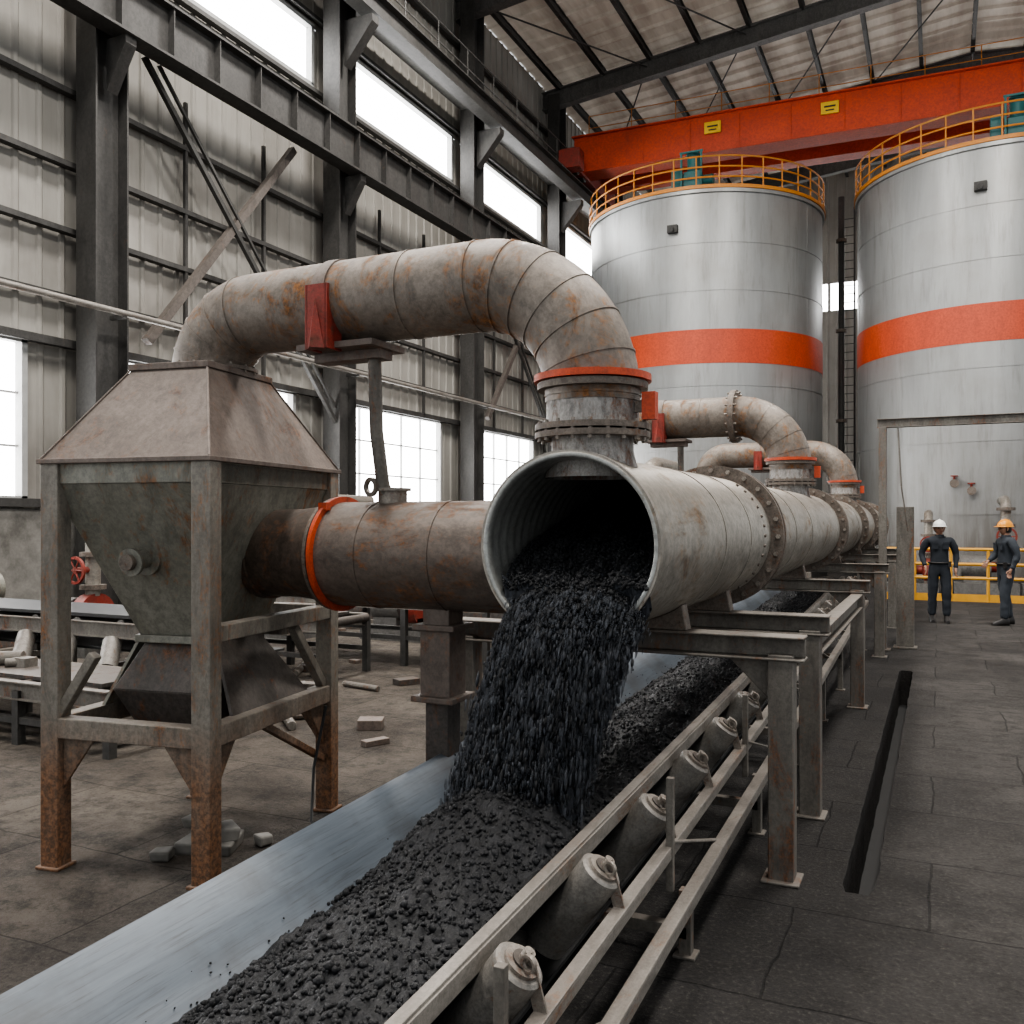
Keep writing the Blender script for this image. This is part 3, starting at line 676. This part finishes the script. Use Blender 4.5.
def spos(t,s,off=0):
    y,z,x,k=sp_(t); y2,z2,_,_=sp_(t+.01); tg=Vector((0,y2-y,z2-z)).normalized(); nr=Vector((0,tg.z,-tg.y)); 
    if nr.y>0 and abs(nr.y)>abs(nr.z): nr=-nr
    if nr.z<0 and abs(nr.z)>=abs(nr.y): nr=-nr
    hw=halfw(y,z); return Vector((x+s*hw,y,z))+nr*(off-k*(s*s)*(1 if y<MY else .0)),tg,nr,y
def sbump(t,s,y):
    f_=max(0,min(1,(MY+.1-y)/.3))
    return .035*fb(s*4.5,t*(14-7*f_),2,3)+.022*fb(s*17,t*(40-30*f_),9,3)
q=MB([m_coalfall,m_coal]); NT,NS=300,110; vs=[]
for i in range(NT+1):
    t=i/NT
    for j in range(NS+1):
        s=-1+2*j/NS; p,tg,nr,y=spos(t,s); e=min(1,(1-abs(s))*8)
        p=p+nr*sbump(t,s,y)*e
        if y<MY: p.x+=.035*fb(t*9,s*2,4,2)*abs(s)*min(1,(MY-y)/.15)
        vs.append(p)
W=NS+1; fcs=[(i*W+j,i*W+j+1,(i+1)*W+j+1,(i+1)*W+j) for i in range(NT) for j in range(NS)]
q.add(vs,fcs,0)
for idx in range(len(q.m)):
    if idx//NS<NT*.42: q.m[idx]=1
vs=[]; i0=int(NT*.44)
for i in range(i0,NT+1):
    t=i/NT
    for j in range(0,NS+1,2):
        s=-1+2*j/NS; p,tg,nr,y=spos(t,s); u=(i-i0)/(NT-i0)
        vs.append(Vector((p.x,min(MY+.02, p.y+.22*(1-abs(s))**.5+.01),p.z-.14*(1-u)*(1-abs(s)**2))))
W=NS//2+1; q.add(vs,[(i*W+j,i*W+j+1,(i+1)*W+j+1,(i+1)*W+j) for i in range(NT-i0) for j in range(NS//2)],0)
sm=empty('falling_coal_stream'); q.build('stream_body',sm,75)
A=[[] for _ in range(4)];B=[[] for _ in range(4)];C=[[] for _ in range(4)]
for k in range(34000):
    t=random.random()**.8; s=random.uniform(-1,1); p,tg,nr,y=spos(t,s*.985)
    fall=max(0,min(1,(MY+.05-y)/.34))
    p=p+nr*(sbump(t,s,y)*min(1,(1-abs(s))*8)+random.gauss(.002,.004+.015*fall))
    if fall>0: p.x+=random.gauss(0,.010*fall*(1+abs(s)))
    else: p.x=max(PX-halfw(y,p.z)+.01,min(PX+halfw(y,p.z)-.01,p.x))
    sz=random.uniform(.004,.009)*(1-.30*fall)*(1.5 if random.random()<.1 else 1); el=1+fall*random.uniform(.8,4.2)
    rr=random.random(); L=A
    if fall>.25: L=A if rr<.25 else (B if rr<.65 else C)
    if L is C: el*=1.9; sz*=1.1
    for l_,v_ in zip(L,(p,sz,tg,el)): l_.append(v_)
chunks('stream_lumps',A[0],A[1],m_coal,sm,A[2],A[3]); chunks('stream_streaks',B[0],B[1],m_coalfall,sm,B[2],B[3])
for k in range(3000):
    t=random.uniform(.5,.98); s=random.choice((-1,1))*(.85+abs(random.gauss(0,.10))*(t)); p,tg,nr,y=spos(t,s); p=p+nr*random.gauss(-.03,.04)
    for l_,v_ in zip(C,(p,random.uniform(.002,.005),tg,random.uniform(3,8))): l_.append(v_)
chunks('flying_fines',C[0],C[1],m_coalblur,sm,C[2],C[3])
q=MB([m_conc]); q.box((-2.9,2.75,.04),(.16,.10,.08),0,Matrix.Rotation(.5,3,'Z')); q.build('broken_brick',None,0,.012)
q=MB([m_conc])
for (x,y,z,sx,sy_,sz,a) in((-3.5,3.65,.03,.30,.26,.07,.3),(-3.46,3.64,.09,.22,.17,.07,.9),(-3.56,3.62,.15,.13,.15,.06,.2),(-3.28,3.80,.035,.10,.08,.06,1.2),(-3.62,3.42,.03,.12,.12,.05,.5)):
    Rz=Matrix.Rotation(a,3,'Z'); vs=[]
    for ix in(-.5,.5):
        for iy in(-.5,.5):
            for iz in(-.5,.5):
                j=[random.uniform(.72,1.1) for _ in range(3)]; vs.append(Vector((x,y,z))+Rz@Vector((ix*sx*j[0],iy*sy_*j[1],iz*sz*(j[2] if iz>0 else 1))))
    q.add(vs,[(0,1,3,2),(4,6,7,5),(0,4,5,1),(2,3,7,6),(0,2,6,4),(1,5,7,3)],0)
q.build('rubble_pile',None,0,.012)
# scrap and debris lying behind the hopper
q=MB([m_frame,m_dark,m_hoptop])
for k in range(70):
    x=random.uniform(-9.5,-3.0); y=random.uniform(5.0,16.0)
    if -4.6<x<-2.8 and (8.9<y<10.7 or 14.9<y<16.7): continue
    a=random.uniform(0,3.1); s_=random.uniform(.05,.16); Rz=Matrix.Rotation(a,3,'Z')
    if k%3==0: d_=Vector((math.cos(a),math.sin(a),0))*s_*2.5; q.cyl((x-d_.x,y-d_.y,s_*.3),(x+d_.x,y+d_.y,s_*.3),s_*.3,n=10,mat=k%2)
    else: q.box((x,y,s_*.3),(s_*random.uniform(1.2,3),s_*random.uniform(.8,1.6),s_*.6),k%3,Rz)
q.build('scrap_debris',None,35,.004)
# ------------------------------------------------------------ right: gate, plant
q=MB([m_frame,m_dark])
q.box((-.69,13.1,1.5),(.10,.10,3.0),0); q.box((2.6,13.1,1.5),(.10,.10,3.0),0); q.ibeam((-.76,13.1,3.05),(2.7,13.1,3.05),.10,.12,.012,0)
for x in(-.69,2.6): q.box((x,13.1,.01),(.2,.2,.02),0)
q.box((-.42,13.4,.98),(.22,.14,1.9),0); q.box((-.42,13.4,.015),(.3,.22,.03),0)
q.cyl((-.5,13.1,2.98),(-.46,13.1,2.2),.012,n=8,mat=0); q.cyl((-.46,13.1,2.2),(-.38,13.2,1.6),.01,n=8,mat=0)
q.build('portal_frame_gate',None,0,.006)
q=MB([m_yellow])
for z in(.5,.8,1.12): q.cyl((-1.2,21.6,z),(4.5,21.6,z),.035,n=8)
for k in range(9): q.cyl((-1.2+k*.7125,21.6,0),(-1.2+k*.7125,21.6,1.12),.032,n=8)
q.box((1.65,21.6,.08),(5.7,.02,.16),0)
q.build('yellow_guard_rail',None,35)
def pump(name,x,y,s=1.0):
    e=empty(name); q=MB([m_struct_lt,m_redpaint,m_flange,m_main])
    q.box((x,y,.12*s),(1.3*s,.7*s,.24*s),0); q.cyl((x-.5*s,y,.6*s),(x+.1*s,y,.6*s),.26*s,n=28,mat=0)
    q.tube([(x+.1*s,y,.6*s),(x+.25*s,y,.6*s),(x+.3*s,y,.6*s),(x+.5*s,y,.6*s)],[.12*s,.12*s,.34*s,.34*s],28,1)
    q.box((x-.2*s,y,.3*s),(.5*s,.4*s,.2*s),0)
    q.box((x+.4*s,y,.3*s),(.2*s,.4*s,.2*s),2)
    q.cyl((x+.4*s,y,.9*s),(x+.4*s,y,1.9*s),.11*s,n=20,mat=3)
    for z in(1.0,1.5,1.88): q.cyl((x+.4*s,y,z*s),(x+.4*s,y,(z+.07)*s),.19*s,n=20,mat=2)
    q.tube([(x+.4*s,y,1.9*s),(x+.4*s,y+.1*s,2.05*s),(x+.4*s,y+.35*s,2.12*s),(x+.4*s,y+1.4*s,2.12*s)],.11*s,20,3)
    q.ring((x+.4*s,y-.32*s,1.3*s),(0,1,0),.17*s,.21*s,.04*s,24,1)
    for a in range(3): 
        v=Vector((math.cos(a*pi/3),0,math.sin(a*pi/3)))*.18*s; cc=Vector((x+.4*s,y-.32*s,1.3*s)); q.cyl(cc-v,cc+v,.014*s,n=6,mat=1)
    q.cyl((x+.4*s,y,1.3*s),(x+.4*s,y-.33*s,1.3*s),.05*s,n=12,mat=1)
    q.build('pump_set',e,35); return e
PN=[0]
def P_(x,y,s): pump('process_pump' if PN[0]==0 else f'process_pump.{PN[0]:03d}',x,y,s); PN[0]+=1
P_(-.6,24.0,.9); P_(1.0,24.2,1.05); P_(2.5,23.6,1.2)
P_(-10.3,8.25,.85); P_(-9.0,10.6,.9); P_(-7.2,11.3,.8); P_(-5.2,15.5,1.3); P_(-10.6,13.5,1.0); P_(-8.6,17.5,1.1)
q=MB([m_yellow,m_redpaint]); q.box((2.55,20.8,.5),(.5,.4,1.0),0); q.box((2.55,20.8,1.2),(.36,.3,.4),1); q.build('control_cabinet',None,0,.02)
q=MB([m_main,m_redpaint,m_flange])
for x,z in((.35,2.7),(.75,2.5)):
    q.cyl((x,26.5,z),(x,26.05,z),.06,n=16); q.cyl((x,26.05,z),(x,25.99,z),.11,n=16,mat=2); q.cyl((x,26.2,z),(x,26.2,z+.2),.03,n=8,mat=1); q.ring((x,26.2,z+.2),(0,0,1),.06,.09,.03,16,1)
q.build('tank_nozzle_valves',None,35)
# ------------------------------------------------------------ left background plant
bc=empty('side_conveyor')
q=MB([m_black,m_frame,m_roller])
q.box((-8.0,6.3,.86),(5.0,.75,.03),0); q.box((-8.0,6.3,.55),(5.0,.7,.02),0)
for y in(5.88,6.72): q.ibeam((-10.6,y,.74),(-5.5,y,.74),.06,.14,.01,1)
for k in range(9):
    x=-10.3+k*.58; q.cyl((x,5.95,.77),(x,6.65,.77),.06,n=16,mat=2)
    q.cyl((x,5.86,.64),(x+.14,5.68,.42),.085,n=14,mat=2)
for x in(-10.3,-8.9,-7.4,-5.9):
    for y in(5.88,6.72): q.box((x,y,.34),(.08,.08,.68),1)
    q.box((x,6.3,.3),(.06,.8,.06),1)
q.build('conveyor_body',bc,35)
for i,(x0,x1,y,z) in enumerate(((-9.3,-6.0,7.9,.6),(-8.0,-4.7,9.2,.75),(-7.5,-4.6,13.0,.9),(-9.5,-5.5,4.7,.42))):
    q=MB([m_struct,m_frame,m_dark])
    for yy in(y,y+.8): q.ibeam((x0,yy,z),(x1,yy,z),.08,.14,.012,1); q.beam((x0,yy,z*.45),(x1,yy,z*.45),.05,.05,0)
    k=int((x1-x0)/.9)
    for j in range(k+1):
        x=x0+(x1-x0)*j/k
        for yy in(y,y+.8): q.box((x,yy,z/2),(.07,.07,z),0)
        q.cyl((x,y,z+.02),(x,y+.8,z+.02),.05,n=12,mat=2)
    q.box(((x0+x1)/2,y+.4,z+.08),((x1-x0)*.9,.6,.03),2)
    for j in range(6):
        x=x0+.4+(x1-x0-.8)*random.random(); s_=random.uniform(.06,.13)
        if j%2: q.cyl((x-s_,y+.3,z+.095+s_*.6),(x+s_*1.6,y+.45,z+.095+s_*.6),s_*.6,n=14,mat=1)
        else: q.box((x,y+.4,z+.095+s_*.5),(s_*2.2,s_*1.6,s_),1)
    q.build('roller_table' if i==0 else f'roller_table.{i:03d}',None,35)
for i,(x,y,a) in enumerate(((-11.0,7.3,0),(-10.3,9.8,0),(-9.9,12.0,.2),(-8.2,14.6,0),(-6.6,17.6,.1),(-10.6,17.2,0),(-6.2,21.0,.0),(-7.2,15.6,.2),(-8.3,12.4,.1),(-5.6,11.3,0))):
    q=MB([m_dark,m_frame,m_redpaint if i%3==1 else m_hop],Matrix.Translation((x,y,0))@Matrix.Rotation(a,4,'Z'))
    q.box((0,0,.08),(1.2,.8,.16),1); q.frus(.16,.5,.32,.72,.42,.26,0); q.cyl((-.2,-.2,.86),(-.2,.45,.86),.24,n=24,mat=2); q.cyl((.32,-.1,.72),(.32,-.1,1.15),.11,n=18,mat=0)
    q.cyl((.32,-.1,1.15),(.32,-.1,1.2),.17,n=18,mat=1); q.box((-.2,-.32,.82),(.2,.22,.2),1)
    q.build('gearbox_unit' if i==0 else f'gearbox_unit.{i:03d}',None,35,.008)
q=MB([m_redpaint,m_struct]); q.cyl((-10.9,11.2,.3),(-10.9,11.2,1.4),.2,n=24); q.cyl((-10.9,11.2,1.4),(-10.9,11.2,1.5),.2,.08,n=24); q.box((-10.9,11.2,.15),(.5,.5,.3),1); q.build('red_gas_bottle',None,35,.01)
# ------------------------------------------------------------ people
m_navy=plain('navy_work_clothes',(.018,.022,.029),.85,0,.45,9,.5)
m_grey=plain('grey_blue_work_clothes',(.030,.036,.045),.85,0,.45,9,.5)
m_skin=plain('skin',(.30,.165,.11),.5,0,.08,20,0); m_hair=plain('black_hair',(.012,.010,.008),.6); m_boot=plain('black_boot_leather',(.018,.016,.015),.5)
m_hwhite=plain('white_helmet',(.70,.70,.68),.3,0,.03); m_hyel=plain('orange_yellow_helmet',(.70,.28,.02),.3,0,.03)
m_eye=plain('dark_eye',(.02,.015,.01),.3); m_lip=plain('lip',(.25,.09,.07),.5); m_vis=plain('reflective_tape',(.30,.31,.30),.4)
def skinmesh(name,vd,ed,mat,parent,root=0,sub=2):
    me=bpy.data.meshes.new(name); me.from_pydata([v[0] for v in vd],ed,[]); me.materials.append(mat)
    o=bpy.data.objects.new(name,me); S.collection.objects.link(o); o.parent=parent
    o.modifiers.new('Skin','SKIN'); me.update()
    if not me.skin_vertices: 
        bpy.context.view_layer.update()
    for i,v in enumerate(vd):
        sv=me.skin_vertices[0].data[i]; r=v[1]; sv.radius=r if hasattr(r,'__len__') else (r,r); sv.use_root=(i==root)
    m=o.modifiers['Skin']; m.use_smooth_shade=True; m.branch_smoothing=.4
    s=o.modifiers.new('Sub','SUBSURF'); s.levels=sub; s.render_levels=sub
    if sub==2:   # cloth folds
        tx=bpy.data.textures.new(name+'_folds','CLOUDS'); tx.noise_scale=.09
        dm=o.modifiers.new('Folds','DISPLACE'); dm.texture=tx; dm.strength=.028; dm.mid_level=.5
    return o
def person(name,loc,yaw,helm,cloth,arms,stride=0.0,headyaw=0):
    e=empty(name,loc); e.rotation_euler=(0,0,yaw)
    V=[((0,0,.95),(.165,.125)),((0,0,1.10),(.16,.12)),((0,-.005,1.27),(.18,.13)),((0,.0,1.40),(.145,.11)),((0,.0,1.475),(.075,.075))]
    E=[(0,1),(1,2),(2,3),(3,4)]
    for i,sx in enumerate((1,-1)):
        el,wr=arms[i]; b=len(V)
        V+=[((sx*.17,0,1.41),.078),((el[0]*.6+sx*.19*.4,el[1]*.5,1.415*.45+el[2]*.55),.066),((el[0],el[1],el[2]),.056),(((el[0]+wr[0])/2,(el[1]+wr[1])/2,(el[2]+wr[2])/2),.050),(tuple(wr),.042)]
        E+=[(3,b),(b,b+1),(b+1,b+2),(b+2,b+3),(b+3,b+4)]
        b=len(V); st_=stride*sx
        V+=[((sx*.09,0,.86),.11),((sx*.10,-.01-st_*.3,.68),.098),((sx*.105,-.015-st_*.55,.49),.082),((sx*.108,.01-st_*.8,.30),.074),((sx*.11,.02-st_,.10),.070)]
        E+=[(0,b),(b,b+1),(b+1,b+2),(b+2,b+3),(b+3,b+4)]
    skinmesh('clothed_body',V,E,cloth,e)
    for sx in(1,-1):
        yb=.02-stride*sx; x=sx*.11
        q=MB([m_boot]); secs=[(yb+.075,.035,.10),(yb+.05,.048,.15),(yb-.02,.050,.14),(yb-.08,.048,.095),(yb-.15,.050,.07),(yb-.20,.035,.045)]
        vs=[]
        for (yy,hw,h) in secs:
            for k in range(10):
                a=2*pi*k/10; vs.append((x+math.cos(a)*hw*(1 if math.sin(a)<0 else .85),yy,max(0,h/2+math.sin(a)*h*.62)))
        q.add(vs,[(i*10+j,i*10+(j+1)%10,(i+1)*10+(j+1)%10,(i+1)*10+j) for i in range(5) for j in range(10)]+[tuple(range(10)),tuple(50+j for j in range(10))[::-1]],0)
        q.build('boot_left' if sx>0 else 'boot_right',e,60)
    for i,sx in enumerate((1,-1)):
        wr=Vector(arms[i][1]); el=Vector(arms[i][0]); d=(wr-el).normalized(); d=(d+Vector((0,0,-.3))).normalized()
        side=Vector((0,-1,0)); side=(side-d*side.dot(d)).normalized(); nn=d.cross(side)*sx
        V=[(tuple(wr-d*.02),.026),(tuple(wr+d*.035),(.030,.022)),(tuple(wr+d*.075),(.034,.020))]; E=[(0,1),(1,2)]
        for k,(o,L) in enumerate(((.03,.065),(.010,.075),(-.010,.07),(-.03,.055))):
            b=len(V); p=wr+d*.085+side*o; curl=-nn
            V+=[(tuple(p),.0105),(tuple(p+d*L*.45+curl*.008),.0095),(tuple(p+d*L*.8+curl*.024),.009),(tuple(p+d*L*.95+curl*.04),.008)]; E+=[(2,b),(b,b+1),(b+1,b+2),(b+2,b+3)]
        b=len(V); p=wr+d*.035+side*.028
        V+=[(tuple(p),.012),(tuple(p+side*.022+d*.03),.011),(tuple(p+side*.028+d*.06-nn*.01),.009)]; E+=[(1,b),(b,b+1),(b+1,b+2)]
        skinmesh('hand_left' if sx>0 else 'hand_right',V,E,m_skin,e,0,1)
    Rm=Matrix.Rotation(headyaw,4,'Z'); T=Matrix.Translation((0,-.01,1.605))@Rm
    q=MB([m_skin,m_hair,m_eye,m_lip],T); n1_,n2_=28,20; vs=[]
    for i in range(n2_+1):
        th=pi*i/n2_; cz=math.cos(th)
        for j in range(n1_):
            a=2*pi*j/n1_; x=math.sin(th)*math.cos(a); y=math.sin(th)*math.sin(a); z=cz
            w_=1-.28*max(0,-z)**1.5; px,py,pz=x*.075*w_,y*.095,z*.118
            if y<0 and z<0: py*=1-.12*(-z)
            fr=max(0,-y)
            g=math.exp(-((x/.16)**2+((z+.12)/.16)**2)); py-=.022*g*fr
            g=math.exp(-(((abs(x)-.38)/.2)**2+((z-.05)/.13)**2)); py+=.009*g*fr
            g=math.exp(-((x/.35)**2+((z+.85)/.2)**2)); py-=.010*g*fr
            vs.append((px,py,pz))
    fs=[(i*n1_+j,i*n1_+(j+1)%n1_,(i+1)*n1_+(j+1)%n1_,(i+1)*n1_+j) for i in range(n2_) for j in range(n1_)]
    q.add(vs,fs,0)
    q.tube([(0,.02,-.05),(0,.015,-.10),(0,.01,-.17)],[.055,.052,.062],20,0)
    for sx in(1,-1):
        q.tube([(sx*.070,.0,.02),(sx*.082,.006,.02),(sx*.086,.012,.0),(sx*.078,.005,-.035)],[.010,.016,.014,.008],10,0)
        q.tube([(sx*.027,-.082,.008),(sx*.027,-.088,.008),(sx*.027,-.090,.008)],[.011,.008,.002],12,2)
        q.box((sx*.027,-.090,.026),(.028,.008,.005),1)
    q.box((0,-.088,-.052),(.042,.010,.009),3)
    vs=[]
    for i in range(9):
        th=pi*.30+pi*.38*i/8
        for j in range(17):
            a=-.15+ (pi+.3)*j/16; vs.append((math.sin(th)*math.cos(a)*.081,math.sin(th)*math.sin(a)*.101,math.cos(th)*.122))
    q.add(vs,[(i*17+j,i*17+j+1,(i+1)*17+j+1,(i+1)*17+j) for i in range(8) for j in range(16)],1)
    q.build('head',e,70)
    q=MB([helm],T); prof=[(.112,.035),(.112,.048),(.106,.075),(.093,.105),(.068,.130),(.035,.144),(.002,.148)]; vs=[]
    for rr,zz in prof:
        for j in range(32):
            a=2*pi*j/32; vs.append((rr*math.cos(a)*.9,rr*math.sin(a)*1.12,zz))
    q.add(vs,[(i*32+j,i*32+(j+1)%32,(i+1)*32+(j+1)%32,(i+1)*32+j) for i in range(6) for j in range(32)],0)
    vs=[]
    for rr,zz in((.108,.045),(.125,.035),(.125,.030),(.10,.036)):
        for j in range(32):
            a=2*pi*j/32; ex=1+.28*max(0,-math.sin(a))**3 if rr>.11 else 1
            vs.append((rr*math.cos(a)*.9,rr*math.sin(a)*1.12*ex,zz))
    q.add(vs,[(i*32+j,i*32+(j+1)%32,((i+1)%4)*32+(j+1)%32,((i+1)%4)*32+j) for i in range(4) for j in range(32)],0)
    q.tube([(0,-.11,.075),(0,-.06,.135),(0,0,.153),(0,.06,.138),(0,.11,.075)],.012,8,0)
    q.build('hard_hat',e,60)
    q=MB([cloth,m_boot,m_vis]); q.tube([(0,.005,1.455),(0,.005,1.50)],[.085,.070],20,0,False)
    for sx in(1,-1): q.box((sx*.085,-.132,1.31),(.10,.014,.11),0); q.box((sx*.085,-.138,1.355),(.10,.010,.03),0)
    q.tube([(math.cos(a)*.172,math.sin(a)*.132,1.02) for a in [2*pi*k/24 for k in range(25)]],.014,8,1)
    q.box((.15,-.09,1.0),(.05,.04,.10),1)
    q.build('jacket_collar_belt_pockets',e,60)
    return e
person('worker',(0.0,17.05,0),.12,m_hwhite,m_navy,[((.27,.03,1.16),(.245,-.06,.93)),((-.28,.05,1.17),(-.23,-.08,.96))],.05,.1)
person('worker.001',(1.0,17.1,0),-1.15,m_hyel,m_grey,[((.27,.06,1.17),(.25,-.04,.94)),((-.26,-.02,1.17),(-.17,-.20,1.06))],.10,-.1)
# ------------------------------------------------------------ lights
W_=bpy.data.worlds.new('World'); S.world=W_; W_.use_nodes=True
bg=W_.node_tree.nodes['Background']; bg.inputs[0].default_value=(.94,.97,1,1); bg.inputs[1].default_value=.72
def fill_lamp(name,loc,pw,size=2.2,col=(1,.96,.91)):
    e=empty(name); L=bpy.data.lights.new('fill_light','AREA'); L.shape='DISK'; L.size=size; L.energy=pw; L.color=col
    o=bpy.data.objects.new('fill_light',L); S.collection.objects.link(o); o.location=(loc[0],loc[1],loc[2]-.02); o.parent=e
    q=MB([m_struct_lt]); q.tube([(loc[0],loc[1],loc[2]),(loc[0],loc[1],loc[2]+.15),(loc[0],loc[1],loc[2]+.5)],[size/2+.03,size/2,.2],24,0); q.cyl((loc[0],loc[1],loc[2]+.5),(loc[0],loc[1],zr(loc[0])+.05),.03,n=8); q.build('added_lamp_housing',e,35)
i=0
for x in(-7,2):
    for y in(2,9,16.5):
        fill_lamp('added_fill_lamp' if i==0 else f'added_fill_lamp.{i:03d}',(x,y,15.0),900); i+=1  # invented lamps with housings, out of view, added to brighten the hall
# ------------------------------------------------------------ camera
cam=bpy.data.cameras.new('Camera'); co=bpy.data.objects.new('Camera',cam); S.collection.objects.link(co); S.camera=co
co.location=(0,0,1.75); co.rotation_euler=(pi/2,0,math.radians(25.4)); cam.lens=900/1024*36; cam.sensor_width=36; cam.shift_y=8/1024
cam.clip_start=.05; cam.clip_end=200
